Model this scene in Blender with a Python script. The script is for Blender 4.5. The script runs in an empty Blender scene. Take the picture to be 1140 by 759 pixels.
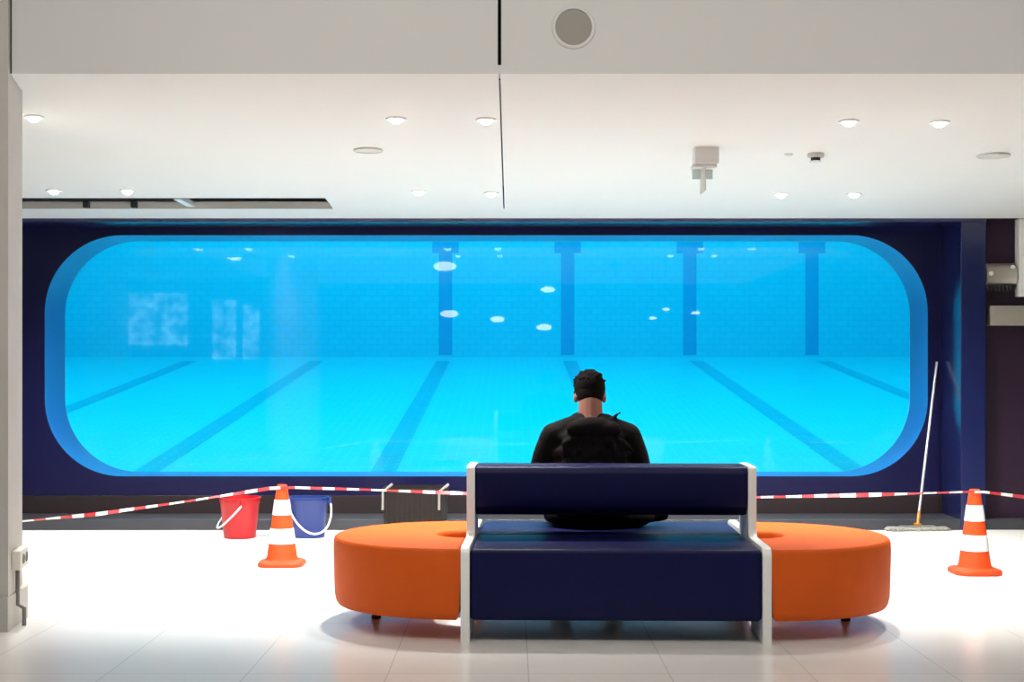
import bpy, bmesh, math, random
from mathutils import Vector, Matrix
random.seed(7)
sc = bpy.context.scene
C = sc.collection
PI = math.pi

# ------------------------------------------------------------------ camera, world, lights, exposure
F = 1550.0                      # focal length in pixels of the 1140 wide frame
EYE = 1.28                      # camera height
cd = bpy.data.cameras.new('camera'); cam = bpy.data.objects.new('camera', cd); C.objects.link(cam)
cam.location = (0, 0, EYE); cam.rotation_euler = (PI/2, 0, 0)
cd.sensor_width = 36; cd.lens = 36*F/1140; cd.shift_x = 0; cd.shift_y = 36.5/1140
cd.clip_end = 200
sc.camera = cam
sc.view_settings.view_transform = 'Standard'; sc.view_settings.look = 'None'
sc.view_settings.gamma = 1; sc.view_settings.use_curve_mapping = False
sc.view_settings.exposure = 0.0
sc.cycles.use_denoising = True
sc.cycles.max_bounces = 10; sc.cycles.diffuse_bounces = 5; sc.cycles.glossy_bounces = 4
sc.cycles.transparent_max_bounces = 12; sc.cycles.volume_bounces = 0
sc.cycles.sample_clamp_indirect = 6.0
w = bpy.data.worlds.new('world'); sc.world = w; w.use_nodes = True
w.node_tree.nodes['Background'].inputs[0].default_value = (.8, .85, 1, 1)
w.node_tree.nodes['Background'].inputs[1].default_value = 0.05

def area(name, loc, sx, sy, power, col, rot=(0, 0, 0)):
    l = bpy.data.lights.new(name, 'AREA'); l.shape = 'RECTANGLE'; l.size = sx; l.size_y = sy
    l.energy = power; l.color = col
    o = bpy.data.objects.new(name, l); C.objects.link(o); o.location = loc; o.rotation_euler = rot
    return o
POOL_POWER = 2700
HALL_POWER = 96
SPOT_POWER = 375
area('pool_overhead_fill', (-.5, 22.2, 8.2), 24, 13, POOL_POWER, (1, 1, 1))  # unseen area light added overhead to light the pool
area('pool_far_wall_fill', (-.5, 12.9, 6.6), 22, 2.5, POOL_POWER*.66, (1, 1, 1), (math.radians(72), 0, 0))  # added fill aimed at the far pool wall, no window there
area('bulkhead_fill', (.4, 4.1, 3.76), 8, 1.1, HALL_POWER, (1.0, .95, .89), (math.radians(30), 0, 0))  # added fill, tilted to brighten the bulkhead face
area('hall_rear_fill', (0, -7, 3.6), 12, 8, HALL_POWER*1.0, (.9, .95, 1.0))  # unseen fill added behind the camera to lift the near hall

# ------------------------------------------------------------------ helpers
def tag(o, label=None, cat=None, group=None, kind=None):
    if label: o['label'] = label
    if cat: o['category'] = cat
    if group: o['group'] = group
    if kind: o['kind'] = kind
    return o

def pix(x, y, d):
    return Vector(((x-570)/F*d, d, EYE-(y-416)/F*d))

def obj(name, bm, mats, parent=None, smooth=False):
    bmesh.ops.recalc_face_normals(bm, faces=bm.faces)
    me = bpy.data.meshes.new(name); bm.to_mesh(me); bm.free()
    for m in (mats if isinstance(mats, (list, tuple)) else [mats]): me.materials.append(m)
    o = bpy.data.objects.new(name, me); C.objects.link(o)
    if parent: o.parent = parent
    if smooth:
        for p in me.polygons: p.use_smooth = True
        if smooth != 'all':
            me.set_sharp_from_angle(angle=math.radians(35))
    return o

def thing(name, label, cat, loc=(0, 0, 0), rz=0, group=None):
    o = bpy.data.objects.new(name, None); C.objects.link(o); o.empty_display_size = .05
    o.location = loc; o.rotation_euler = (0, 0, rz)
    return tag(o, label, cat, group)

def struct(name, bm, mats, parent=None, smooth=False):
    o = obj(name, bm, mats, parent, smooth)
    o['kind'] = 'structure'
    return o

def B(): return bmesh.new()

def box(bm, x0, x1, y0, y1, z0, z1, bev=0, seg=2, mi=0):
    r = bmesh.ops.create_cube(bm, size=1, matrix=Matrix.Translation(((x0+x1)/2, (y0+y1)/2, (z0+z1)/2)) @ Matrix.Diagonal((x1-x0, y1-y0, z1-z0, 1)))
    vs = r['verts']
    fs = {f for v in vs for f in v.link_faces}
    for f in fs: f.material_index = mi
    if bev:
        es = list({e for v in vs for e in v.link_edges})
        bmesh.ops.bevel(bm, geom=es, offset=bev, segments=seg, affect='EDGES', profile=.5)
    return bm

def lathe(bm, prof, n=32, c=(0, 0, 0), mi=0, sx=1, sy=1):
    rings = []
    for r, z in prof:
        if r < 1e-6:
            rings.append([bm.verts.new((c[0], c[1], c[2]+z))])
        else:
            rings.append([bm.verts.new((c[0]+sx*r*math.cos(2*PI*i/n), c[1]+sy*r*math.sin(2*PI*i/n), c[2]+z)) for i in range(n)])
    for a, b in zip(rings, rings[1:]):
        for i in range(n):
            j = (i+1) % n
            if len(a) == 1 and len(b) == 1: continue
            if len(a) == 1: f = bm.faces.new((a[0], b[i], b[j]))
            elif len(b) == 1: f = bm.faces.new((a[i], a[j], b[0]))
            else: f = bm.faces.new((a[i], a[j], b[j], b[i]))
            f.material_index = mi
    return bm

def tube(bm, pts, rad, n=10, cap=True):
    pts = [Vector(p) for p in pts]
    rs = rad if isinstance(rad, (list, tuple)) else [rad]*len(pts)
    rings = []; prev = None
    for i, p in enumerate(pts):
        t = (pts[min(i+1, len(pts)-1)]-pts[max(i-1, 0)]).normalized()
        if prev is None:
            up = Vector((0, 0, 1)) if abs(t.z) < .9 else Vector((1, 0, 0))
            u = t.cross(up).normalized()
        else:
            u = (prev-t*prev.dot(t)).normalized()
        prev = u; v = t.cross(u)
        rings.append([bm.verts.new(p+rs[i]*(u*math.cos(2*PI*k/n)+v*math.sin(2*PI*k/n))) for k in range(n)])
    for a, b in zip(rings, rings[1:]):
        for k in range(n):
            bm.faces.new((a[k], a[(k+1) % n], b[(k+1) % n], b[k]))
    if cap:
        bm.faces.new(rings[0][::-1]); bm.faces.new(rings[-1])
    return bm

def inset_poly(pts, d):
    n = len(pts); out = []
    for i in range(n):
        p0, p1, p2 = Vector(pts[i-1]), Vector(pts[i]), Vector(pts[(i+1) % n])
        a = (p1-p0).normalized(); b = (p2-p1).normalized()
        na = Vector((-a.y, a.x)); nb = Vector((-b.y, b.x))
        m = na+nb
        m = m/max(.35, m.dot(m)/2) if m.length > 1e-6 else na
        out.append(p1+m*d*.5*2/2 if False else p1+m*(d/1.0)*.5*1.0*2*.5)
    return out

def loft(bm, outline, levels, to3=lambda x, y, z: (x, y, z)):
    """stack counter-clockwise outlines, inset per level, caps at both ends"""
    rings = []
    for z, ins in levels:
        pts = inset_poly(outline, ins) if ins else [Vector(p) for p in outline]
        rings.append([bm.verts.new(to3(p[0], p[1], z)) for p in pts])
    n = len(outline)
    for a, b in zip(rings, rings[1:]):
        for i in range(n):
            j = (i+1) % n
            bm.faces.new((a[i], a[j], b[j], b[i]))
    bm.faces.new(rings[0][::-1]); bm.faces.new(rings[-1])
    return bm

def dup(root, label=None):
    r = root.copy(); C.objects.link(r)
    if label: r['label'] = label
    for ch in list(root.children):
        c = ch.copy(); C.objects.link(c); c.parent = r
        for g in list(ch.children):
            d = g.copy(); C.objects.link(d); d.parent = c
    return r

# ------------------------------------------------------------------ materials
def mat(name, col, rough=.5, metal=0, spec=.5, noise=None, bump=None, coat=0, emit=None):
    m = bpy.data.materials.new(name); m.use_nodes = True
    nt = m.node_tree; p = nt.nodes['Principled BSDF']
    p.inputs['Base Color'].default_value = (*col, 1); p.inputs['Roughness'].default_value = rough
    p.inputs['Metallic'].default_value = metal; p.inputs['Specular IOR Level'].default_value = spec
    p.inputs['Coat Weight'].default_value = coat
    if emit:
        p.inputs['Emission Color'].default_value = (*emit[0], 1); p.inputs['Emission Strength'].default_value = emit[1]
    if noise or bump:
        tc = nt.nodes.new('ShaderNodeTexCoord')
    if noise:
        sc_, amt = noise
        n = nt.nodes.new('ShaderNodeTexNoise'); n.inputs['Scale'].default_value = sc_; n.inputs['Detail'].default_value = 4
        nt.links.new(tc.outputs['Object'], n.inputs['Vector'])
        mx = nt.nodes.new('ShaderNodeMix'); mx.data_type = 'RGBA'
        mx.inputs[6].default_value = (*[c*(1-amt) for c in col], 1); mx.inputs[7].default_value = (*[min(1, c*(1+amt)) for c in col], 1)
        nt.links.new(n.outputs['Fac'], mx.inputs[0]); nt.links.new(mx.outputs[2], p.inputs['Base Color'])
    if bump:
        sc_, st = bump
        n2 = nt.nodes.new('ShaderNodeTexNoise'); n2.inputs['Scale'].default_value = sc_; n2.inputs['Detail'].default_value = 3
        nt.links.new(tc.outputs['Object'], n2.inputs['Vector'])
        b = nt.nodes.new('ShaderNodeBump'); b.inputs['Strength'].default_value = st; b.inputs['Distance'].default_value = .004
        nt.links.new(n2.outputs['Fac'], b.inputs['Height']); nt.links.new(b.outputs[0], p.inputs['Normal'])
    return m

def brick_mat(name, c1, c2, grout, bw, bh, mortar, rough, offset=(0, 0, 0), spec=.5, plane='XY', noise_amt=.06, off=0.0):
    m = bpy.data.materials.new(name); m.use_nodes = True
    nt = m.node_tree; p = nt.nodes['Principled BSDF']
    g = nt.nodes.new('ShaderNodeNewGeometry')
    mp = nt.nodes.new('ShaderNodeMapping'); mp.inputs['Location'].default_value = offset
    if plane == 'XZ': mp.inputs['Rotation'].default_value = (-PI/2, 0, 0)
    nt.links.new(g.outputs['Position'], mp.inputs[0])
    b = nt.nodes.new('ShaderNodeTexBrick'); b.offset = off; b.squash = 1
    b.inputs['Scale'].default_value = 1; b.inputs['Brick Width'].default_value = bw; b.inputs['Row Height'].default_value = bh
    b.inputs['Mortar Size'].default_value = mortar; b.inputs['Mortar Smooth'].default_value = .1
    b.inputs['Color1'].default_value = (*c1, 1); b.inputs['Color2'].default_value = (*c2, 1); b.inputs['Mortar'].default_value = (*grout, 1)
    nt.links.new(mp.outputs[0], b.inputs['Vector'])
    n = nt.nodes.new('ShaderNodeTexNoise'); n.inputs['Scale'].default_value = 1.3; n.inputs['Detail'].default_value = 5
    nt.links.new(g.outputs['Position'], n.inputs['Vector'])
    mr = nt.nodes.new('ShaderNodeMapRange'); mr.inputs[3].default_value = 1-noise_amt; mr.inputs[4].default_value = 1+noise_amt
    nt.links.new(n.outputs['Fac'], mr.inputs[0])
    mx = nt.nodes.new('ShaderNodeVectorMath'); mx.operation = 'SCALE'
    nt.links.new(b.outputs['Color'], mx.inputs[0]); nt.links.new(mr.outputs[0], mx.inputs['Scale'])
    nt.links.new(mx.outputs[0], p.inputs['Base Color'])
    p.inputs['Roughness'].default_value = rough; p.inputs['Specular IOR Level'].default_value = spec
    return m

M = {}
M['floor'] = brick_mat('polished_floor_tile', (.78, .765, .74), (.76, .745, .72), (.58, .57, .55), .6, 1.2, .003, .22, offset=(1.13, .05, 0), spec=.45, noise_amt=.05)
M['ceiling'] = mat('white_ceiling_paint', (.90, .895, .87), .75, noise=(.6, .02))
M['fascia'] = mat('pale_grey_plaster', (.645, .64, .625), .7, noise=(.8, .03))
M['concrete'] = mat('smooth_concrete', (.50, .47, .44), .7, noise=(3, .10), bump=(40, .15))
M['plinth'] = mat('stone_plinth', (.46, .44, .40), .6, noise=(6, .08))
M['hallwall'] = mat('hall_wall_paint', (.62, .60, .57), .8)
M['navy'] = mat('navy_lacquer', (.0045, .0045, .030), .30, spec=.18)
M['navy_gloss'] = mat('navy_gloss_lacquer', (.006, .010, .052), .16, spec=.6)
M['kick'] = mat('dark_grey_skirting', (.030, .031, .038), .35, spec=.3)
M['dark'] = mat('dark_plum_panel', (.018, .008, .020), .6, spec=.2)
M['dark2'] = mat('dark_grey_ground', (.014, .009, .011), .5, spec=.2)
M['black'] = mat('black_void', (.012, .012, .012), .7)
M['reveal'] = mat('blue_window_reveal', (.007, .10, .36), .35)
M['white_metal'] = mat('white_powder_coat', (.82, .82, .80), .35)
M['grey_metal'] = mat('brushed_grey_metal', (.22, .21, .20), .45, metal=.4)
M['navy_vinyl'] = mat('navy_vinyl', (.0045, .0055, .046), .42, spec=.13, bump=(160, .05))
M['orange_fabric'] = mat('orange_upholstery', (.61, .095, .009), .6, spec=.15, noise=(14, .06), bump=(220, .12))
M['piping'] = mat('dark_orange_piping', (.42, .07, .01), .6)
M['cone_orange'] = mat('orange_plastic', (.62, .055, .009), .45, spec=.25)
M['cone_white'] = mat('white_reflective_sleeve', (.88, .86, .84), .35)
M['red'] = mat('red_plastic', (.30, .004, .007), .4, spec=.3)
M['blue'] = mat('blue_plastic', (.012, .026, .13), .35, spec=.3)
M['clear'] = mat('pale_handle_plastic', (.72, .70, .68), .4)
M['tape_red'] = mat('red_tape', (.42, .025, .032), .45)
M['tape_white'] = mat('white_tape', (.82, .80, .80), .4)
M['crate'] = mat('dark_brown_crate_plastic', (.010, .007, .006), .6, spec=.2, noise=(20, .3))
M['mop'] = mat('grey_mop_fringe', (.20, .20, .18), .9, noise=(60, .35), bump=(90, .8))
M['amber'] = mat('amber_plastic', (.26, .12, .015), .4)
M['pole'] = mat('aluminium_pole', (.36, .37, .40), .35, metal=.5)
M['speaker'] = mat('taupe_speaker_mesh', (.31, .295, .26), .7, bump=(300, .4))
M['socket'] = mat('cream_socket_plastic', (.70, .68, .62), .4)
M['hole'] = mat('dark_socket_hole', (.16, .15, .14), .6)
M['skin'] = mat('skin', (.21, .085, .062), .6, spec=.25, noise=(25, .08))
M['hair'] = mat('dark_hair', (.003, .0022, .0022), .9, spec=.06, bump=(120, .9))
M['jacket'] = mat('black_jacket_cloth', (.0045, .003, .0036), .85, spec=.08, noise=(9, .3), bump=(18, 1.0))
M['jeans'] = mat('dark_blue_jeans', (.018, .022, .045), .85, bump=(200, .2))
M['shoe'] = mat('dark_shoe_leather', (.015, .013, .012), .5)
M['steel'] = mat('stainless_steel', (.30, .275, .24), .4, metal=.4, noise=(8, .1))
M['opal'] = mat('opal_lamp_glass', (.9, .9, .88), .4, emit=((1, .97, .92), 14))
M['lens'] = mat('lit_downlight_lens', (.9, .9, .9), .4, emit=((1, .96, .9), 12))
M['ceil_grey'] = mat('pale_grey_ceiling_fitting', (.62, .62, .58), .7)
M['teal_glow'] = mat('pale_teal_glow', (.74, .90, .88), .3)  # teal glow put into the base colour

def water_mat():
    m = bpy.data.materials.new('pool_water'); m.use_nodes = True; nt = m.node_tree; nt.nodes.clear()
    o = nt.nodes.new('ShaderNodeOutputMaterial'); t = nt.nodes.new('ShaderNodeBsdfTransparent')
    v = nt.nodes.new('ShaderNodeVolumeAbsorption'); v.inputs['Color'].default_value = (0, .95, .985, 1); v.inputs['Density'].default_value = .55
    nt.links.new(t.outputs[0], o.inputs['Surface']); nt.links.new(v.outputs[0], o.inputs['Volume'])
    return m
M['water'] = water_mat()

def pane_mat():
    m = bpy.data.materials.new('acrylic_pane'); m.use_nodes = True; nt = m.node_tree; nt.nodes.clear()
    o = nt.nodes.new('ShaderNodeOutputMaterial'); t = nt.nodes.new('ShaderNodeBsdfTransparent')
    g = nt.nodes.new('ShaderNodeBsdfGlossy'); g.inputs['Roughness'].default_value = .0
    f = nt.nodes.new('ShaderNodeFresnel'); f.inputs['IOR'].default_value = 1.33
    mx = nt.nodes.new('ShaderNodeMixShader')
    nt.links.new(f.outputs[0], mx.inputs[0]); nt.links.new(t.outputs[0], mx.inputs[1]); nt.links.new(g.outputs[0], mx.inputs[2])
    nt.links.new(mx.outputs[0], o.inputs['Surface'])
    return m
M['pane'] = pane_mat()

def pool_tile(name, c1, c2, grout, plane):
    return brick_mat(name, c1, c2, grout, .25, .125, .012, .35, plane=plane, noise_amt=.04, off=.5)
M['pool_floor'] = pool_tile('pool_floor_tiles', (.40, .50, .60), (.36, .47, .585), (.48, .55, .64), 'XY')
M['pool_wall'] = pool_tile('pool_wall_tiles', (.40, .50, .60), (.37, .48, .585), (.33, .45, .56), 'XZ')
M['lane'] = brick_mat('dark_blue_lane_tiles', (.08, .29, .44), (.11, .33, .47), (.24, .40, .52), .25, .125, .012, .35, noise_amt=.1, off=.5)
M['lane_wall'] = mat('dark_blue_wall_tiles', (.08, .29, .48), .35, noise=(6, .1))

def view_mat():
    m = bpy.data.materials.new('daylit_window_view'); m.use_nodes = True; nt = m.node_tree; p = nt.nodes['Principled BSDF']
    tc = nt.nodes.new('ShaderNodeTexCoord'); n = nt.nodes.new('ShaderNodeTexNoise'); n.inputs['Scale'].default_value = 2.6; n.inputs['Detail'].default_value = 6
    r = nt.nodes.new('ShaderNodeValToRGB'); r.color_ramp.elements[0].position = .40; r.color_ramp.elements[1].position = .72
    r.color_ramp.elements[0].color = (.05, .09, .08, 1); r.color_ramp.elements[1].color = (.55, .95, 1, 1)
    nt.links.new(tc.outputs['Object'], n.inputs[0]); nt.links.new(n.outputs['Fac'], r.inputs[0])
    p.inputs['Base Color'].default_value = (.05, .05, .05, 1)
    nt.links.new(r.outputs[0], p.inputs['Emission Color']); p.inputs['Emission Strength'].default_value = 5
    return m
M['view'] = view_mat()

# ------------------------------------------------------------------ structure
YF = 6.98            # bulkhead plane
ZF = EYE+334/F*YF    # its lower edge
YS = 11.4            # front of the window surround
ZS = EYE+173/F*YS
SL = (ZF-ZS)/(YS-YF)
def ceil_z(d): return ZF-(d-YF)*SL
def ceil_d(y):
    v = (416-y)/F
    return (ZF+YF*SL-EYE)/(v+SL)
def on_ceiling(x, y):
    d = ceil_d(y); return Vector(((x-570)/F*d, d, ceil_z(d)))
YW = 11.92           # window wall face
YG = 12.46           # glass
XL, XR = -11.0, 11.0

bm = B(); box(bm, XL, XR, -15, YS+.04, -.12, 0); struct('floor', bm, M['floor'])

# lower ceiling with a slot and a seam
slot_x0, slot_x1 = -5.2, -1.405
slot_y0, slot_y1 = ceil_d(220.5), ceil_d(232)
seam = -.063
xs = [-2.52, slot_x1, seam-.005, seam+.005, XR]
def cz(y): return ceil_z(y)
bm = B()
def quad(bm, pts, mi=0):
    f = bm.faces.new([bm.verts.new(p) for p in pts]); f.material_index = mi; return f
ysr = [YF, slot_y0, slot_y1, YS]
xsl = [XL, slot_x0]
colx = -2.52
def cell(x0, x1, y0, y1):
    quad(bm, [(x0, y0, cz(y0)), (x1, y0, cz(y0)), (x1, y1, cz(y1)), (x0, y1, cz(y1))])
for i in range(3):
    y0, y1 = ysr[i], ysr[i+1]
    cell(XL, slot_x0, y0, y1)
    if i == 0: cell(slot_x0, slot_x1, y0, y1)
    if i == 2: cell(slot_x0, slot_x1, y0, y1)
    cell(slot_x1, seam-.0045, y0, y1)
    if i == 2: cell(seam-.0045, seam+.0045, y0, y1)
    cell(seam+.0045, XR, y0, y1)
struct('ceiling', bm, M['ceiling'])
# deck above the lower ceiling: closes the seam
bm = B()
box(bm, slot_x1+.02, XR, YF+.13, YS, ZF+.03, ZF+.09)
struct('trim_1', bm, M['ceil_grey'])

# bulkhead with its dark joint
bm = B()
zt = ZF+9/F*YF*1.0
for x0, x1 in ((-2.508, seam-.009), (seam+.009, XR)):
    box(bm, x0, x1, YF, YF+.12, ZF, 4.0)
box(bm, seam-.009, seam+.009, YF+.001, YF+.12, ZF, zt+.003)
struct('wall_bulkhead', bm, M['fascia'])
bm = B(); box(bm, seam-.03, seam+.03, YF+.121, YF+.15, ZF, 4.0); struct('trim_2', bm, M['black'])
# ceiling of the near hall
bm = B(); box(bm, XL, XR, -15, YF, 4.0, 4.1); struct('ceiling_hall', bm, M['ceiling'])
bm = B(); box(bm, XL-.1, XL, -15, YS+.04, 0, 4.0); struct('wall_left', bm, M['hallwall'])
bm = B(); box(bm, XR, XR+.1, -15, YS+.04, 0, 4.0); struct('wall_right', bm, M['hallwall'])
bm = B(); box(bm, XL, XR, -15.1, -15, 0, 4.0); struct('wall_back', bm, M['hallwall'])
bm = B(); box(bm, XL-.1, XR+.1, YF+.13, YG, 4.0, 4.1); struct('ceiling_roof_deck', bm, M['concrete'])

# concrete column at the left, splayed corner
CX_ = -2.97
def colpoly(off):
    return [(CX_-off, YF-.05-off), (-2.508+off*.3, YF-.05-off), (-2.575+off, 7.32), (-2.86, 8.1), (CX_-off, 8.1)]
bm = B(); loft(bm, colpoly(0), [(0, 0), (4.0, 0)]); struct('wall_column', bm, M['concrete'])
bm = B(); loft(bm, colpoly(.03), [(0, 0), (.165, 0), (.17, .004)]); struct('baseboard_left', bm, M['plinth'])

# window wall with a rounded opening
wx0, wx1, wz0, wz1, wr = -4.0, 3.56, .403, 2.465, .66
def rrect(x0, x1, z0, z1, r, n=18):
    pts = []
    for cx, cz_, a0 in ((x1-r, z0+r, -90), (x1-r, z1-r, 0), (x0+r, z1-r, 90), (x0+r, z0+r, 180)):
        for i in range(n+1):
            a = math.radians(a0+90*i/n); pts.append((cx+r*math.cos(a), cz_+r*math.sin(a)))
    return pts
hole = rrect(wx0, wx1, wz0, wz1, wr)
def holed(bm, y, x0, x1, z0, z1, pts=hole):
    vi = [bm.verts.new((p[0], y, p[1])) for p in pts]
    vo = [bm.verts.new(p) for p in ((x0, y, z0), (x1, y, z0), (x1, y, z1), (x0, y, z1))]
    es = []
    for L in (vi, vo):
        for i in range(len(L)): es.append(bm.edges.new((L[i], L[(i+1) % len(L)])))
    bmesh.ops.triangle_fill(bm, use_beauty=True, use_dissolve=False, edges=es)
    return vi
bm = B(); holed(bm, YW, XL, 3.70, 0, 2.60); struct('wall_front', bm, M['navy'])
bm = B()
a = [bm.verts.new((p[0], YW, p[1])) for p in hole]; b = [bm.verts.new((p[0], YG, p[1])) for p in hole]
for i in range(len(a)):
    j = (i+1) % len(a); bm.faces.new((a[i], a[j], b[j], b[i]))
win = struct('window_1', bm, M['reveal'], smooth=True)
bm = B()
big = rrect(wx0-.02, wx1+.02, wz0-.02, wz1+.02, wr+.02)
loft(bm, big, [(YG+.005, 0), (YG+.065, 0)], lambda x, z, y: (x, y, z))
po = struct('glass_pane', bm, M['pane'], win)
# surround: header, right jamb, low ledge
bm = B()
box(bm, XL, 3.88, YS, YW, ZS-.028, ZS+.06)
struct('trim_3', bm, M['navy_gloss'])
bm = B(); box(bm, 3.676, 3.88, YS, YW, 0, ZS-.028, .006); struct('trim_4', bm, M['navy_gloss'])
bm = B(); box(bm, XL, 3.676, YS, YW, 0, .088, .004); struct('baseboard_front', bm, M['kick'])
bm = B(); box(bm, XL, 3.676, YW-.03, YW-.002, .088, .24, .003); struct('trim_5', bm, M['dark2'])
# dark panelled wall to the right of the window
bm = B(); box(bm, 3.88, XR, YS+.12, YW+.1, 0, ZS+.02); struct('wall_front_right', bm, M['dark'])
bm = B(); box(bm, 3.88, XR, YS+.03, YS+.12, 0, .088, .003); struct('baseboard_right', bm, M['kick'])
bm = B(); box(bm, 4.16, 5.6, YS+.02, YS+.12, 1.915, ZS, .003); struct('trim_6', bm, M['ceiling'])

# ------------------------------------------------------------------ swimming pool behind the glass
PX0, PX1 = -12.5, 11.5
Y0, Y1 = YG+.08, 28.5
def pool_z(y): return .276+(y-15)*(1.354/13.5)
WS = 4.35
bm = B()
quad(bm, [(PX0, Y0-.02, pool_z(Y0-.02)), (PX1, Y0-.02, pool_z(Y0-.02)), (PX1, Y1, pool_z(Y1)), (PX0, Y1, pool_z(Y1))])
struct('floor_pool', bm, M['pool_floor'])
bm = B(); quad(bm, [(PX0, Y1, 1), (PX1, Y1, 1), (PX1, Y1, 4.7), (PX0, Y1, 4.7)]); struct('wall_pool_far', bm, M['pool_wall'])
bm = B(); quad(bm, [(PX0, Y0-.02, -.2), (PX0, Y1, -.2), (PX0, Y1, 4.7), (PX0, Y0-.02, 4.7)]); struct('wall_pool_left', bm, M['pool_wall'])
bm = B(); quad(bm, [(PX1, Y0-.02, -.2), (PX1, Y1, -.2), (PX1, Y1, 4.7), (PX1, Y0-.02, 4.7)]); struct('wall_pool_right', bm, M['pool_wall'])
bm = B(); holed(bm, YG+.003, XL-3, XR+3, -.3, 8.0); struct('wall_pool_near', bm, M['pool_wall'])
lanes = [1.14+2.5*k for k in range(-4, 4)]
hwl = .135
for k, X in enumerate(lanes):
    bm = B()
    y0, y1 = Y0+.02, Y1-1.0
    e = .004
    vs = [(X-hwl, y0, pool_z(y0)+e), (X+hwl, y0, pool_z(y0)+e), (X+hwl, y1, pool_z(y1)+e), (X-hwl, y1, pool_z(y1)+e)]
    quad(bm, vs)
    if X > -6.4: struct('trim_%d' % (10+k), bm, M['lane'])
    else: bm.free()
    if -3 < X < 7:
        bm = B()
        yy = Y1-.006
        quad(bm, [(X-hwl, yy, pool_z(Y1)+.04), (X+hwl, yy, pool_z(Y1)+.04), (X+hwl, yy, 3.75), (X-hwl, yy, 3.75)])
        quad(bm, [(X-.27, yy, 3.75), (X+.27, yy, 3.75), (X+.27, yy, 3.98), (X-.27, yy, 3.98)])
        struct('trim_%d' % (20+k), bm, M['lane_wall'])
bm = B()
g = .004
ring = [(Y0+g, pool_z(Y0)+.012), (Y1-.012, pool_z(Y1)+.012), (Y1-.012, WS), (Y0+g, WS)]
A = [bm.verts.new((PX0+g, y, z)) for y, z in ring]; Bv = [bm.verts.new((PX1-g, y, z)) for y, z in ring]
for i in range(4):
    j = (i+1) % 4; bm.faces.new((A[i], A[j], Bv[j], Bv[i]))
bm.faces.new(A[::-1]); bm.faces.new(Bv)
tag(obj('pool_water', bm, M['water']), 'clear turquoise pool water behind the long rounded window', 'water', kind='stuff')

# daylit windows far behind the camera, seen only as reflections in the glass
for i, (x0, x1, y0, y1) in enumerate(((140, 208, 326, 384), (236, 262, 334, 400), (270, 288, 340, 400))):
    D = 2*YG+15-.02
    p0, p1 = pix(x0, y1, D), pix(x1, y0, D)
    bm = B(); box(bm, p0.x, p1.x, -15, -14.96, p0.z, p1.z)
    struct('window_%d' % (i+2), bm, M['view'])

# ------------------------------------------------------------------ ceiling fittings
def make_downlight(p, label):
    t = thing('ceiling_downlight', label, 'downlight', p, 0, 'downlights in the lower ceiling')
    bm = B(); lathe(bm, [(.040, .002), (.042, -.006), (.056, -.007), (.060, 0), (.060, .004)], 24)
    obj('trim_ring', bm, M['white_metal'], t, True)
    bm = B(); lathe(bm, [(0, -.030), (.018, -.028), (.031, -.018), (.038, -.006), (.040, .002)], 24)
    obj('lens', bm, M['lens'], t, 'all')
    l = bpy.data.lights.new('spot', 'SPOT'); l.energy = SPOT_POWER; l.color = (1, .97, .91)
    l.spot_size = math.radians(114); l.spot_blend = .85; l.shadow_soft_size = .06
    lo = bpy.data.objects.new('spot', l); C.objects.link(lo); lo.parent = t; lo.location = (0, 0, -.05); lo.rotation_euler = (math.radians(17), 0, 0)
    return t
dl = [((441, 132), 'lit downlight of the front row left of the ceiling seam, outer one of its pair'),
      ((541, 133), 'lit downlight of the front row close beside the ceiling seam'),
      ((945, 135), 'lit front row downlight left of the brightest one, above the smoke detector'),
      ((1046, 136), 'brightest lit downlight at the right end of the front row'),
      ((38, 130), 'lit front row downlight at the far left, next to the concrete column'),
      ((466, 213), 'lit back row downlight left of the seam end, outer one of its pair'),
      ((547, 215), 'small lit back row downlight close to the end of the ceiling seam'),
      ((870, 216), 'lit back row downlight right of the hanging white fixture'),
      ((951, 216), 'rightmost lit downlight of the back row above the blue surround'),
      ((60, 212), 'lit downlight above the dark ceiling slot next to the column'),
      ((142, 212), 'lit downlight above the dark ceiling slot, second from the column')]
first = None
for (x, y), lab in dl:
    p = on_ceiling(x, y)
    if first is None: first = make_downlight(p, lab)
    else:
        r = dup(first, lab); r.location = p

# flat round ceiling discs
def ceil_disc(x, y, rad, label, name='ceiling_speaker', cat='ceiling speaker', group='flat round discs in the lower ceiling'):
    p = on_ceiling(x, y)
    t = thing(name, label, cat, p, 0, group)
    bm = B(); lathe(bm, [(rad*.88, -.004), (rad*.9, -.010), (rad, -.008), (rad, .002)], 36); obj('trim_ring', bm, M['ceil_grey'], t, True)
    bm = B(); lathe(bm, [(0, -.007), (rad*.88, -.006), (rad*.88, .0)], 36); obj('grille', bm, M['ceil_grey'], t, True)
    return t
ceil_disc(410, 167, .093, 'flat grey round disc in the ceiling below the left middle downlights')
ceil_disc(1106, 173, .105, 'flat grey round disc in the ceiling at the far right')
p = on_ceiling(878, 171.5)
bm = B(); lathe(bm, [(0, -.012), (.022, -.010), (.03, 0), (.03, .002)], 20)
tag(obj('sprinkler_cap', bm, M['ceil_grey'], None, True), 'tiny grey ceiling cap just left of the smoke detector', 'ceiling cap').location = p
p = on_ceiling(908, 171)
t = thing('smoke_detector', 'small white smoke detector with a dark opening on the ceiling', 'smoke detector', p)
bm = B(); lathe(bm, [(.052, .002), (.052, -.022), (.046, -.026)], 28); lathe(bm, [(0, -.026), (.046, -.026)], 28); obj('base', bm, M['ceil_grey'], t, True)
bm = B(); lathe(bm, [(.030, -.026), (.030, -.048), (0, -.048)], 24); obj('sensor_chamber', bm, M['black'], t, True)
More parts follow.
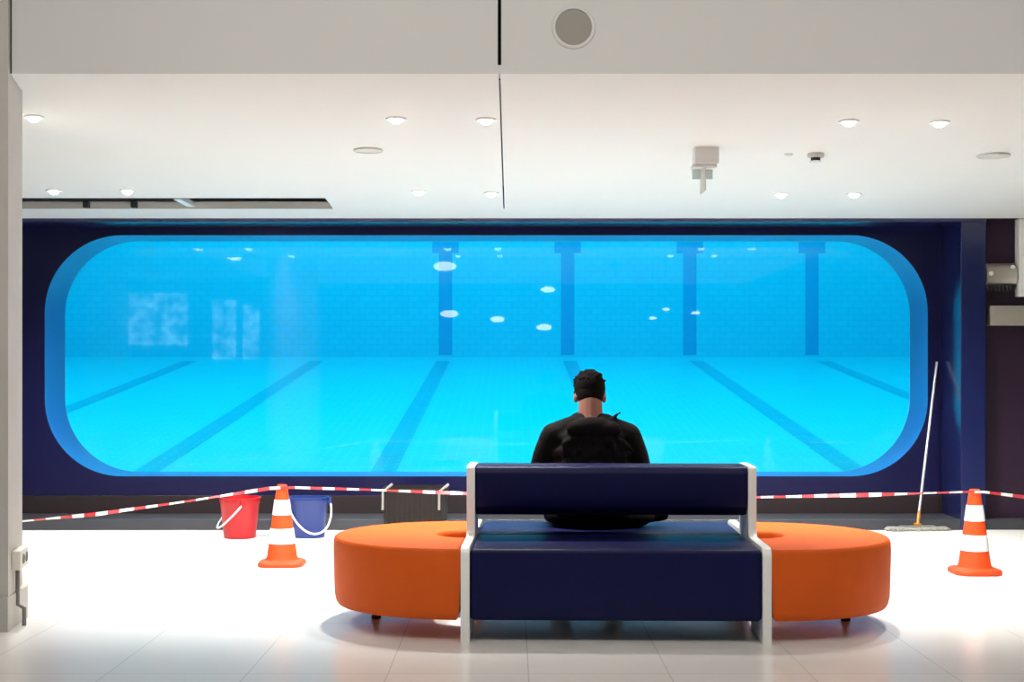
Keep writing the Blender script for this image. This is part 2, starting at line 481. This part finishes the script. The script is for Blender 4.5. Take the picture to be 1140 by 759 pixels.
bm = B(); lathe(bm, [(.040, -.048), (.036, -.058), (0, -.062)], 24); lathe(bm, [(0, -.0475), (.040, -.048)], 24); obj('cap', bm, M['white_metal'], t, True)

# hanging white fixture with a thin blade sign seen edge-on
p = on_ceiling(785, 166)
t = thing('exit_sign', 'small white ceiling fixture with a thin translucent blade hanging below', 'sign', p)
k = p.y/F
bm = B(); box(bm, -13*k, 14*k, -.07, .07, -16*k-.01, .02, .006); obj('mounting_box', bm, M['white_metal'], t, True)
bm = B(); box(bm, -15*k, 12*k, -.05, .05, -20*k-.01, -16.2*k-.01, .003); obj('lamp_tray', bm, M['white_metal'], t, True)
bm = B(); box(bm, -3*k, -1.6*k, -.11, .11, -48*k, -20.2*k-.01, .002); obj('blade', bm, M['ceil_grey'], t, True)
for s0, s1 in ((-14, -4), (0, 9)):
    bm = B(); box(bm, s0*k, s1*k, .02, .028, -33*k, -20.2*k-.01, .003); obj('glow_plate', bm, M['teal_glow'], t, True)  # added plates whose colour imitates the teal glow beside the blade

# round speaker on the bulkhead
p = pix(638.5, 30.5, YF)
t = thing('wall_speaker', 'round taupe speaker grille set in the grey bulkhead', 'speaker', p)
t.rotation_euler = (PI/2, 0, 0)
k = YF/F
bm = B(); lathe(bm, [(20*k, .006), (20.5*k, .012), (23.5*k, .010), (24.5*k, 0)], 48); obj('trim_ring', bm, M['fascia'], t, True)
bm = B(); lathe(bm, [(0, .010), (14*k, .009), (20*k, .005)], 48); obj('grille', bm, M['speaker'], t, True)

# dark linear slot with its rails and brackets
t = thing('slot_vent', 'long dark open slot in the white ceiling along the blue wall', 'vent', (0, 0, 0))
bm = B(); h = .16
box(bm, slot_x0, slot_x1, slot_y0, slot_y0+.01, cz(slot_y0)-.002, cz(slot_y0)+h)
box(bm, slot_x0, slot_x1, slot_y0, slot_y1, cz(slot_y0)+h, cz(slot_y0)+h+.02)
box(bm, slot_x1-.004, slot_x1+.004, slot_y0, slot_y1, cz(slot_y0), cz(slot_y0)+h)
box(bm, slot_x0-.004, slot_x0+.004, slot_y0, slot_y1, cz(slot_y0), cz(slot_y0)+h)
obj('housing', bm, M['black'], t)
zz = cz(slot_y1)
bm = B(); box(bm, slot_x0, slot_x1, slot_y1-.012, slot_y1, zz-.004, zz+.052); obj('rear_rail', bm, M['ceil_grey'], t)
X = (197-570)/F*slot_y0
bm = B(); box(bm, X-.03, X+.03, slot_y0+.012, slot_y1-.013, cz(slot_y0)-.012, cz(slot_y0)+.03, .004); obj('cross_bar', bm, M['white_metal'], t)
for px in (98, 151):
    X = (px-570)/F*slot_y1
    bm = B(); box(bm, X-.022, X+.022, slot_y1-.07, slot_y1-.013, zz+.0, zz+.05, .004); obj('bracket', bm, M['black'], t)

# opal pendants behind and above the camera (mirrored in the glass)
pend = [(495, 296, 1.57), (260, 286, 1.75), (610, 322, 1.57), (500, 349, 1.2), (554, 355, 1.2), (606, 364, 1.2), (742, 344, 1.2), (775, 348, 1.2), (727, 354, 1.1), (151, 413, .12)]
plabs = ['opal pendant lamp mirrored largest in the glass, on the dark stripe', 'opal pendant lamp mirrored alone at the upper left of the glass',
         'opal pendant lamp mirrored left of the second dark pool stripe', 'opal pendant lamp mirrored lower down on the first dark stripe',
         'opal pendant lamp mirrored between the first two dark stripes, upper of the close pair', 'opal pendant lamp mirrored just above the seated person head height, beside the second stripe',
         'tiny mirrored opal pendant lamp left of the third dark stripe, upper one', 'tiny mirrored opal pendant lamp on the third dark stripe',
         'tiny mirrored opal pendant lamp left of the third stripe, lower one', '']
widths = [27, 17, 17, 21, 17, 18, 9, 10, 9]
proto = None
for (x, y, h), lab, wd in zip(pend[:9], plabs, widths):
    D = h*F/(416-y); X = (x-570)/F*D; Y = 2*(YG+.005)-D; Z = EYE+h
    r = wd/2/F*D
    t = thing('pendant_lamp', lab, 'pendant lamp', (X, Y, Z), 0, 'opal pendants mirrored in the glass')
    bm = B(); lathe(bm, [(0, -.4*r), (.5*r, -.35*r), (.85*r, -.2*r), (r, 0), (.85*r, .2*r), (.4*r, .36*r), (0, .4*r)], 28); obj('lamp_shade', bm, M['opal'], t, 'all')
    bm = B(); tube(bm, [(0, 0, .38*r), (0, 0, 4.0-Z)], .006, 8); obj('cord', bm, M['black'], t)

# ------------------------------------------------------------------ bench
bench = thing('bench', 'round-ended double-sided bench with navy seats, orange ends and white side panels', 'bench', (.509, 7.25, 0), -math.radians(1.55))
SEAT = .445
for s in (-1, 1):
    bm = B()
    y0, y1 = (-.645, -.003) if s < 0 else (.003, .645)
    box(bm, -.693, .693, y0, y1, .105, SEAT, .022, 4); obj('seat', bm, M['navy_vinyl'], bench, True)
for s in (-1, 1):
    bm = B()
    prof = [(.012, .575), (.045, .552), (.10, .556), (.15, .60), (.168, .66), (.168, .775), (.150, .805), (.03, .810), (.012, .80)]
    pr = [(s*y, z) for y, z in prof]
    if s < 0: pr = pr[::-1]
    loft(bm, pr, [(-.693, .0), (.693, 0)], lambda y, z, x: (x, y, z))
    o = obj('backrest', bm, M['navy_vinyl'], bench)
    bv = o.modifiers.new('bevel', 'BEVEL'); bv.width = .012; bv.segments = 3
    for p_ in o.data.polygons: p_.use_smooth = True
    o.data.set_sharp_from_angle(angle=math.radians(50))
for s in (-1, 1):
    bm = B()
    def arc(cy, cz_, r, a0, a1, n=6): return [(cy+r*math.cos(math.radians(a0+(a1-a0)*i/n)), cz_+r*math.sin(math.radians(a0+(a1-a0)*i/n))) for i in range(n+1)]
    half = [(.28, .0), (.655, .0)] + arc(.610, .412, .045, 0, 90) + arc(.205, .492, .035, 270, 180) + arc(.150, .790, .02, 0, 90, 3)
    prof = half + [(-y, z) for y, z in half[::-1]] + [(-.26, .085), (.26, .085)]
    x0 = s*.715
    loft(bm, prof, [(x0-.021, .004), (x0-.017, 0), (x0+.017, 0), (x0+.021, .004)], lambda y, z, x: (x, y, z))
    obj('side_panel', bm, M['white_metal'], bench, True)
for s in (-1, 1):
    out = []
    N = 40
    for i in range(N+1):
        a = -PI/2+PI*i/N
        out.append((.737+.70*math.copysign(abs(math.cos(a))**.92, 1), .645*math.sin(a)))
    for i in range(15):
        a = PI/2-PI*i/14
        out.append((.737+.155*math.cos(a), .16*math.sin(a)))
    if s < 0: out = [(-x, y) for x, y in out][::-1]
    bm = B()
    loft(bm, out, [(.105, .045), (.118, .028), (.15, .014), (.30, .003), (.395, 0), (.425, .004), (.439, .014), (.445, .030)])
    oe = obj('orange_seat_end', bm, M['orange_fabric'], bench, True)
    oe['label'] = 'rounded orange upholstered end'
    bm = B()
    lathe(bm, [(.013, .02), (.013, .12)], 14); obj_leg = obj('foot', bm, M['pole'], bench, True); obj_leg.location = (s*1.22, 0, 0)
    bm = B(); lathe(bm, [(0, .001), (.024, .001), (.026, .012), (.018, .026), (0, .03)], 18); obj('foot_glide', bm, M['black'], obj_leg, True)
    for yy in (-.36, .36):
        f2 = obj_leg.copy(); C.objects.link(f2); f2.location = (s*1.02, yy*.9, 0) if yy > 0 else (s*.95, .42, 0)
        f2.parent = bench
        g2 = obj_leg.children[0].copy(); C.objects.link(g2); g2.parent = f2
        break
bm = B(); box(bm, -.68, .68, -.03, .03, .05, .10, .004); obj('floor_rail', bm, M['white_metal'], bench)

# ------------------------------------------------------------------ person seated on the far side
HX, PY = .433, 7.72
def capsule(bm, a, b, ra, rb, n=14, m=5):
    a, b = Vector(a), Vector(b); t = (b-a).normalized(); L = (b-a).length
    up = Vector((0, 0, 1)) if abs(t.z) < .9 else Vector((1, 0, 0)); u = t.cross(up).normalized(); v = t.cross(u)
    rings = []
    prof = [(-ra*math.cos(PI/2*i/m), ra*math.sin(PI/2*i/m)) for i in range(m+1)] + [(L+rb*math.sin(PI/2*i/m), rb*math.cos(PI/2*i/m)) for i in range(m+1)]
    for s_, r_ in prof:
        if r_ < 1e-5: rings.append([bm.verts.new(a+t*s_)])
        else: rings.append([bm.verts.new(a+t*s_+r_*(u*math.cos(2*PI*k/n)+v*math.sin(2*PI*k/n))) for k in range(n)])
    for p_, q_ in zip(rings, rings[1:]):
        for k in range(n):
            j = (k+1) % n
            if len(p_) == 1: bm.faces.new((p_[0], q_[j], q_[k]))
            elif len(q_) == 1: bm.faces.new((p_[k], p_[j], q_[0]))
            else: bm.faces.new((p_[k], p_[j], q_[j], q_[k]))
def ellip(bm, c, r, rot=None, u=20, v=14):
    m = Matrix.Translation(c) @ (rot.to_4x4() if rot else Matrix.Identity(4)) @ Matrix.Diagonal((*r, 1))
    bmesh.ops.create_uvsphere(bm, u_segments=u, v_segments=v, radius=1, matrix=m)
def chain(bm, pts, rs):
    for i in range(len(pts)-1): capsule(bm, pts[i], pts[i+1], rs[i], rs[i+1])
def remeshed(name, bm, m, parent, voxel, smooth=6):
    bmesh.ops.recalc_face_normals(bm, faces=bm.faces)
    me = bpy.data.meshes.new(name+'_raw'); bm.to_mesh(me); bm.free()
    o = bpy.data.objects.new(name, me); C.objects.link(o)
    r = o.modifiers.new('r', 'REMESH'); r.mode = 'VOXEL'; r.voxel_size = voxel
    s_ = o.modifiers.new('s', 'SMOOTH'); s_.factor = .5; s_.iterations = smooth
    dg = bpy.context.evaluated_depsgraph_get(); ev = o.evaluated_get(dg)
    me2 = bpy.data.meshes.new_from_object(ev); o.modifiers.clear(); o.data = me2; me2.name = name
    bpy.data.meshes.remove(me)
    me2.materials.clear(); me2.materials.append(m)
    for p_ in me2.polygons: p_.use_smooth = True
    if parent: o.parent = parent
    return o
person = thing('person', 'person in a black jacket sitting with back turned, head bowed, on the bench', 'person', (HX, 7.62, 0))
# coordinates below are relative to the person's empty: x sideways, y forward (to the window), z up
rotH = Matrix.Rotation(math.radians(-22), 3, 'X')
hc = Vector((0, .13, 1.155))
def H(x, y, z): return hc+rotH @ Vector((x, y, z))
bm = B()
ellip(bm, H(0, -.012, .022), (.077, .096, .098), rotH); ellip(bm, H(0, .035, -.045), (.058, .062, .075), rotH)      # skull, jaw
capsule(bm, H(0, .062, -.095), H(0, .055, -.10), .026, .024)                                                     # chin
capsule(bm, H(0, .094, .012), H(0, .108, -.022), .010, .015)                                                     # nose
for s in (-1, 1):
    ellip(bm, H(s*.080, -.008, -.012), (.011, .020, .032), rotH)                                                 # ears
    ellip(bm, H(s*.032, .083, .018), (.015, .012, .011), rotH)                                                   # eyes
    ellip(bm, H(s*.034, .086, .038), (.024, .010, .007), rotH)                                                   # brows
ellip(bm, H(0, .094, -.050), (.024, .008, .006), rotH); ellip(bm, H(0, .091, -.062), (.020, .008, .007), rotH)       # lips
chain(bm, [(0, .03, .96), (0, .055, 1.03), H(0, -.038, -.05)], [.075, .069, .066])                                     # neck
chain(bm, [(0, .03, .55), (0, .02, .75), (0, .04, .90)], [.12, .11, .085])                                            # trunk
for s in (-1, 1):
    capsule(bm, (0, .03, .945), (s*.165, .03, .93), .07, .06)
    chain(bm, [(s*.185, .03, .925), (s*.255, .07, .70), (s*.10, .29, .615), (s*.055, .335, .605)], [.052, .043, .030, .026])
    chain(bm, [(s*.09, .0, .53), (s*.17, .42, .515), (s*.15, .43, .10)], [.085, .062, .042])
    capsule(bm, (s*.15, .42, .06), (s*.165, .60, .045), .038, .030)
    palm = Vector((s*.045, .365, .602))
    ellip(bm, palm, (.040, .048, .017), Matrix.Rotation(s*.35, 3, 'Z'))
    for q, (dx, L) in enumerate(((-.030, .070), (-.010, .080), (.010, .075), (.029, .058))):
        b0 = palm+Vector((s*dx*.95-s*.006, .034, 0)); d1 = Vector((-s*.35, .9, .05)).normalized()
        p1 = b0+d1*L*.45; p2 = p1+Vector((-s*.45, .65, -.55)).normalized()*L*.32; p3 = p2+Vector((-s*.4, .2, -.85)).normalized()*L*.25
        chain(bm, [b0, p1, p2, p3], [.0095, .009, .0082, .007])
    b0 = palm+Vector((-s*.034, -.01, .006)); chain(bm, [b0, b0+Vector((-s*.022, .028, .010)), b0+Vector((-s*.026, .058, .006))], [.012, .010, .008])
body = remeshed('body', bm, M['skin'], person, .006, 3)
# hair: cap over the skull, cropped at the nape
bm = B()
ellip(bm, H(0, -.020, .040), (.088, .102, .099), rotH); ellip(bm, H(0, -.050, -.005), (.076, .062, .080), rotH)
for i in range(150):
    a = random.uniform(0, 2*PI); e = random.uniform(.25, 1.45)
    d = Vector((math.cos(a)*math.cos(e), math.sin(a)*math.cos(e), math.sin(e)))
    q = Vector((d.x*.086, -.020+d.y*.100, .040+d.z*.096))
    capsule(bm, H(*q), H(*(q+d*.009+Vector((random.uniform(-.01, .01), .008, .004)))), .010, .004, 6, 2)
ellip(bm, H(.02, .02, .136), (.035, .04, .020), rotH)
for s in (-1, 1): capsule(bm, H(s*.078, .018, .03), H(s*.079, .020, -.025), .012, .007)
hair = remeshed('hair', bm, M['hair'], person, .005, 1)
# trim the hair off the face and below the nape
bb = bmesh.new(); bb.from_mesh(hair.data)
inv = rotH.inverted()
kill = [v for v in bb.verts if ((inv @ (v.co-hc)).y > .055 and (inv @ (v.co-hc)).z < .062) or (inv @ (v.co-hc)).z < -.062]
bmesh.ops.delete(bb, geom=kill, context='VERTS'); bb.to_mesh(hair.data); bb.free()
# jacket: bulky, hood bunched at the neck, sleeves bent forward
bm = B()
def slab(z, hw, hd, cy, cx=0): ellip(bm, (cx, cy, z), (hw, hd, .085), None, 24, 12)
slab(.50, .30, .17, .01, .05); slab(.57, .27, .175, .0, .03); slab(.66, .245, .165, -.005); slab(.76, .235, .160, .0); slab(.85, .235, .150, .015); slab(.925, .205, .145, .02)
for s in (-1, 1):
    capsule(bm, (s*.06, .03, 1.005), (s*.20, .03, .935), .060, .078)
    chain(bm, [(s*.205, .03, .925), (s*.245, .05, .83), (s*.272, .075, .735), (s*.20, .20, .665), (s*.11, .285, .625)], [.078, .074, .070, .060, .046])
    capsule(bm, (s*.22, .03, .60), (s*.25, .16, .55), .06, .05)
capsule(bm, (.22, .03, .50), (.40, .06, .50), .05, .032)
capsule(bm, (-.18, .03, .50), (-.22, .06, .50), .055, .04)
for i in range(15):                                                  # bunched hood and collar ring
    a = 2*PI*i/15
    p0 = Vector((.098*math.cos(a), .045+.085*math.sin(a), 1.022+.018*math.sin(a)+.006*math.cos(3*a)))
    a2 = 2*PI*(i+1)/15
    p1 = Vector((.098*math.cos(a2), .045+.085*math.sin(a2), 1.022+.018*math.sin(a2)+.006*math.cos(3*a2)))
    capsule(bm, p0, p1, .030, .030, 10, 3)
ellip(bm, (0, -.080, .985), (.130, .055, .062)); ellip(bm, (0, -.055, 1.005), (.10, .05, .042))
ellip(bm, (-.07, -.09, .985), (.07, .045, .045)); ellip(bm, (.08, -.085, .975), (.08, .05, .05))
chain(bm, [(.115, .0, 1.02), (.135, .0, 1.052), (.158, .0, 1.066)], [.016, .011, .007])
# folds
for i in range(44):
    s = random.choice((-1, 1)); z = random.uniform(.60, .92); x = random.uniform(.03, .19)*s
    capsule(bm, (x, -.135+abs(x)*.25, z), (x+random.uniform(-.07, .07), -.13+abs(x)*.25, z-random.uniform(.04, .12)), .024, .010, 8, 3)
jacket = remeshed('jacket', bm, M['jacket'], person, .009, 4)
bb = bmesh.new(); bb.from_mesh(jacket.data)
for v in bb.verts:
    if v.co.z < SEAT+.004: v.co.z = SEAT+.004
    ymin = -.185
    if v.co.z < .83 and v.co.y < ymin: v.co.y = ymin
bb.to_mesh(jacket.data); bb.free()
bm = B()
for s in (-1, 1):
    chain(bm, [(s*.09, .0, .545), (s*.17, .42, .528), (s*.152, .44, .30), (s*.15, .435, .095)], [.095, .076, .066, .060])
capsule(bm, (-.1, -.02, .55), (.1, -.02, .55), .10, .10)
tr = remeshed('trousers', bm, M['jeans'], person, .012, 4)
bb = bmesh.new(); bb.from_mesh(tr.data)
for v in bb.verts:
    if v.co.z < SEAT+.003 and v.co.y < .268: v.co.z = SEAT+.003
bb.to_mesh(tr.data); bb.free()
for s in (-1, 1):
    bm = B(); capsule(bm, (s*.15, .41, .055), (s*.165, .60, .045), .052, .042); capsule(bm, (s*.15, .425, .06), (s*.15, .43, .12), .05, .05)
    sh = remeshed('shoe', bm, M['shoe'], person, .009, 3)
    for v in sh.data.vertices: v.co.z = max(v.co.z, .004)

# ------------------------------------------------------------------ traffic cones
def make_cone(p, label):
    t = thing('traffic_cone', label, 'traffic cone', p, 0, 'striped traffic cones')
    H_ = .54
    def R(z): return .103-(z-.045)/(H_-.045)*(.103-.034)
    bm = B(); sq = rrect(-.152, .152, -.152, .152, .09, 8)
    loft(bm, sq, [(0, .008), (.008, 0), (.022, .002), (.030, .012), (.036, .04)]); obj('base', bm, M['cone_orange'], t, True)
    bm = B(); lathe(bm, [(.125, .034), (.110, .042), (R(.06), .06), (R(.52), .52), (R(.535)-.002, .536), (.026, .54), (.022, .53), (.02, .45)], 36); obj('body', bm, M['cone_orange'], t, True)
    for z0, z1 in ((.338, .439), (.148, .249)):
        bm = B(); lathe(bm, [(R(z0), z0), (R(z0)+.003, z0+.001), (R(z1)+.003, z1-.001), (R(z1), z1)], 36)
        b_ = obj('reflective_sleeve', bm, M['cone_white'], t, True); b_['label'] = 'white sleeve band'
    return t
D1 = EYE*F/(630-416-1); D2 = EYE*F/(639-416-1)
c1 = make_cone(((314-570)/F*D1, D1, 0), 'orange and white striped cone between the buckets at left')
c2 = dup(c1, 'orange and white striped cone at right near the mop'); c2.location = ((1085-570)/F*D2, D2, 0)

# ------------------------------------------------------------------ barrier tape
kp = [(-6.2, 11.39, .30), (-3.9, 9.75, .25), tuple(pix(25, 580, 9.35)), tuple(pix(110, 572, 9.3)), tuple(pix(215, 557, 9.27)), tuple(pix(300, 543.5, D1-.045)), tuple(pix(325, 542.5, D1-.045)),
      tuple(pix(410, 545, 9.25)), tuple(pix(525, 549.5, 9.22)), tuple(pix(680, 553.5, 9.15)), tuple(pix(840, 553.5, 9.05)), tuple(pix(960, 551, 8.95)), tuple(pix(1075, 547.5, D2-.045)), tuple(pix(1095, 547.5, D2-.045)), tuple(pix(1140, 553, 8.95)), (6.6, YS+.11, .62)]
kp = [Vector(k) for k in kp]
def crom(P, n):
    out = []
    for i in range(len(P)-1):
        p0 = P[max(i-1, 0)]; p1 = P[i]; p2 = P[i+1]; p3 = P[min(i+2, len(P)-1)]
        m = max(2, int((p2-p1).length/.02))
        if i in (5, 12): m = 4
        for q in range(m):
            t_ = q/m
            lin = p1.lerp(p2, t_)
            out.append(lin)
    out.append(P[-1]); return out
path = crom(kp, 0)
bm = B(); prev = None; dist = 0; lastp = None; ix = 0
for p in path:
    if lastp is not None: dist += (p-lastp).length
    tw = .55*math.sin(dist*3.1)+.35*math.sin(dist*7.7+1)
    wd = .0098+.0035*math.sin(dist*5)
    off = Vector((0, math.sin(tw)*wd, math.cos(tw)*wd))
    row = (bm.verts.new(p-off), bm.verts.new(p+off))
    if prev:
        f = bm.faces.new((prev[0], row[0], row[1], prev[1])); f.material_index = int(dist/.085) % 2
    prev = row; lastp = p
tp = tag(obj('barrier_tape', bm, [M['tape_white'], M['tape_red']]), 'red and white barrier tape strung over both cones', 'barrier tape')
sm = tp.modifiers.new('thickness', 'SOLIDIFY'); sm.thickness = .0015

# ------------------------------------------------------------------ buckets, crate, mop
def bucket(name, loc, wtop, h, m, label, hang):
    t = thing(name, label, 'bucket', loc, 0, 'cleaning buckets')
    rt = wtop/2; rb = rt*.72
    bm = B()
    lathe(bm, [(0, .006), (rb-.004, .006), (rb, 0), (rb+.006, .004), (rt-.014, h-.05), (rt-.010, h-.045), (rt-.008, h-.012), (rt, h-.010), (rt, h), (rt-.012, h), (rt-.016, h-.03), (rb-.006, .012), (0, .012)], 40, sy=.86)
    obj('body', bm, m, t, True)
    bm = B()
    pts = []
    for i in range(25):
        a = PI*i/24
        x = (rt+.004)*math.cos(a); s_ = math.sin(a)
        v = Vector((x, -hang[1]*s_, -hang[0]*s_))
        pts.append(Vector((v.x+hang[2]*s_, v.y, h-.035+v.z)))
    tube(bm, pts, .0075, 8); hd = obj('handle', bm, M['clear'], t, True); hd['label'] = 'pale bail handle'
    for s in (-1, 1):
        bm = B(); box(bm, s*rt-.014, s*rt+.014, -.02, .02, h-.06, h-.008, .004); obj('handle_lug', bm, m, t)
    return t
DB = EYE*F/(598-416)
kb = DB/F
b1 = bucket('bucket', ((267-570)*kb, DB, 0), 54*kb, 45*kb, M['red'], 'red plastic bucket with a pale handle, left of the cone', (.20, .172, 0))
b1.rotation_euler.z = math.radians(-70)
b2 = bucket('bucket', ((343.5-570)*kb, DB+.02, 0), 46*kb, 45*kb, M['blue'], 'blue plastic bucket half hidden behind the left cone', (.24, .17, .05))
b2.rotation_euler.z = math.radians(8)

cr = thing('storage_crate', 'dark ribbed crate standing behind the orange bench end', 'crate', ((463-570)*kb, DB, 0))
bm = B()
w2 = 35*kb; hh = 56*kb; d2 = .19
out = rrect(-w2, w2, -d2, d2, .03, 4)
rings = []
for z, ins in ((0, .025), (.01, .02), (hh-.03, .006), (hh-.03, -.006), (hh, -.006), (hh, .008), (.03, .03)):
    rings.append([bm.verts.new((q.x, q.y, z)) for q in inset_poly(out, ins)])
for a_, b_ in zip(rings, rings[1:]):
    for i in range(len(out)): bm.faces.new((a_[i], a_[(i+1) % len(out)], b_[(i+1) % len(out)], b_[i]))
bm.faces.new(rings[0][::-1]); bm.faces.new(rings[-1])
obj('body', bm, M['crate'], cr)
bm = B()
for i in range(12):
    x = -w2+.03+i*(2*w2-.06)/11
    box(bm, x-.006, x+.006, -d2-.004, -d2+.026, .03, hh-.03)
obj('ribs', bm, M['crate'], cr)
for x in (-w2*.86, w2*.90):
    bm = B(); tube(bm, [(x-.03, -d2-.012, hh-.16), (x-.028, -d2-.012, hh-.02), (x+.02, -d2-.012, hh+.02), (x+.045, -d2-.012, hh+.04)], .010, 8); o = obj('clip_handle', bm, M['grey_metal'], cr, True)
    o['label'] = 'grey clip handle at the upper corner'

DM = EYE*F/(589.5-416)-.06
mp = thing('mop', 'flat grey dust mop with a long pale pole leaning on the navy wall', 'mop', ((1021-570)/F*DM, DM, 0), 0)
k = DM/F
top = pix(1043, 403, YW-.02)-Vector(mp.location)
base = Vector((.005, 0, .055))
bm = B(); tube(bm, [base+(top-base)*.06, top], .0115, 12); obj('pole', bm, M['pole'], mp, True)
bm = B(); tube(bm, [base, base+(top-base)*.075], [.016, .014], 12); box(bm, -.03, .03, -.022, .022, .030, .062, .006); obj('swivel_joint', bm, M['amber'], mp, True)
bm = B()
box(bm, -33*k, 33*k, -.05, .05, .012, .032, .006)
for i in range(170):
    a = random.uniform(0, 2*PI); ex = random.choice((0, 1))
    x = random.uniform(-33, 33)*k; y = random.choice((-1, 1))*random.uniform(.035, .055)
    tube(bm, [(x, y*.8, .026), (x+random.uniform(-.012, .012), y*1.15, .016), (x+random.uniform(-.02, .02), y*1.35, .005)], [.006, .006, .004], 5)
for s in (-1, 1):
    for i in range(14):
        y = random.uniform(-.05, .05); tube(bm, [(s*32*k, y, .026), (s*34*k, y*1.1, .018), (s*35.5*k, y*1.2, .005)], [.006, .006, .004], 5)
mh = obj('mop_head', bm, M['mop'], mp)
mh.rotation_euler.z = math.radians(4)
bm = B(); box(bm, -20*k, 20*k, -.03, .03, .0335, .040, .003); obj('head_plate', bm, M['grey_metal'], mp).rotation_euler.z = math.radians(4)

# ------------------------------------------------------------------ fittings on the dark wall at right, socket on the column
yb = YS+.12
k = YS/F
t = thing('wall_dispenser', 'short steel dispenser with a toothed dark lower edge on the dark wall', 'dispenser', (pix(1117, 318, YS).x, yb, pix(1117, 318, YS).z))
bm = B()
pr = []
for i in range(13):
    a = PI/2*(-1)+PI*i/12
    pr.append((-.01-.085*math.cos(a), 13*k+13*k*math.sin(a)))
loft(bm, pr, [(-17*k, .01), (-16*k, 0), (16*k, 0), (17*k, .01)], lambda y, z, x: (x, y, z)); obj('housing', bm, M['steel'], t, True)
bm = B()
for i in range(8):
    x = -15*k+i*30*k/7
    vs = [bm.verts.new(q) for q in ((x-2*k, -.07, 1*k), (x+2*k, -.07, 1*k), (x, -.07, -6*k), (x-2*k, -.04, 1*k), (x+2*k, -.04, 1*k), (x, -.04, -6*k))]
    for ids in ((0, 1, 2), (5, 4, 3), (0, 3, 4, 1), (1, 4, 5, 2), (2, 5, 3, 0)): bm.faces.new([vs[q] for q in ids])
o = obj('toothed_edge', bm, M['black'], t); o['label'] = 'dark toothed edge'
for x, z in ((-12.5, 14), (12.5, 21)):
    bm = B(); lathe(bm, [(0, 0), (2.2*k, .001), (2.6*k, .006), (0, .012)], 14); o = obj('highlight_disc', bm, M['white_metal'], t, True); o.rotation_euler = (PI/2, 0, 0); o.location = (x*k, -.092 if z < 18 else -.075, z*k)  # white discs imitate the highlights at both ends of the housing
t = thing('wall_ledge', 'grey steel ledge box below the toothed dispenser on the dark wall', 'ledge', (pix(1103, 362, YS).x, yb, pix(1103, 362, YS).z))
bm = B(); box(bm, 0, .60, -.11, .0, 0, 22*k, .006); obj('body', bm, M['steel'], t, True)
bm = B(); box(bm, .28, .29, -.112, -.10, .004, 22*k-.004); obj('seam', bm, M['kick'], t)

# socket on the splayed face of the column
a = Vector((-2.508, YF-.05, 0)); b = Vector((-2.575, 7.32, 0))
dirv = (b-a).normalized(); ang = math.atan2(dirv.y, dirv.x)
mid = a+(b-a)*.52
t = thing('wall_socket', 'cream double socket box low on the concrete column', 'socket', (mid.x, mid.y, pix(18, 631, 7.15).z), ang)
bm = B(); box(bm, -.12, .10, -.045, 0, 0, .098, .006); obj('box', bm, M['socket'], t, True)
for x in (-.045, .045):
    bm = B(); lathe(bm, [(.021, 0), (.024, .004), (.027, 0)], 18); lathe(bm, [(0, .001), (.021, .001)], 18)
    o = obj('outlet', bm, M['hole'], t, True); o.rotation_euler = (PI/2, 0, 0); o.location = (x, -.0455, .05)
bm = B(); tube(bm, [(-.06, -.02, .002), (-.06, -.02, -.18), (-.06, -.052, -.20), (-.06, -.052, -.30)], .011, 8)
o = obj('conduit', bm, M['hole'], t, True); o['label'] = 'dark conduit running down to the plinth'
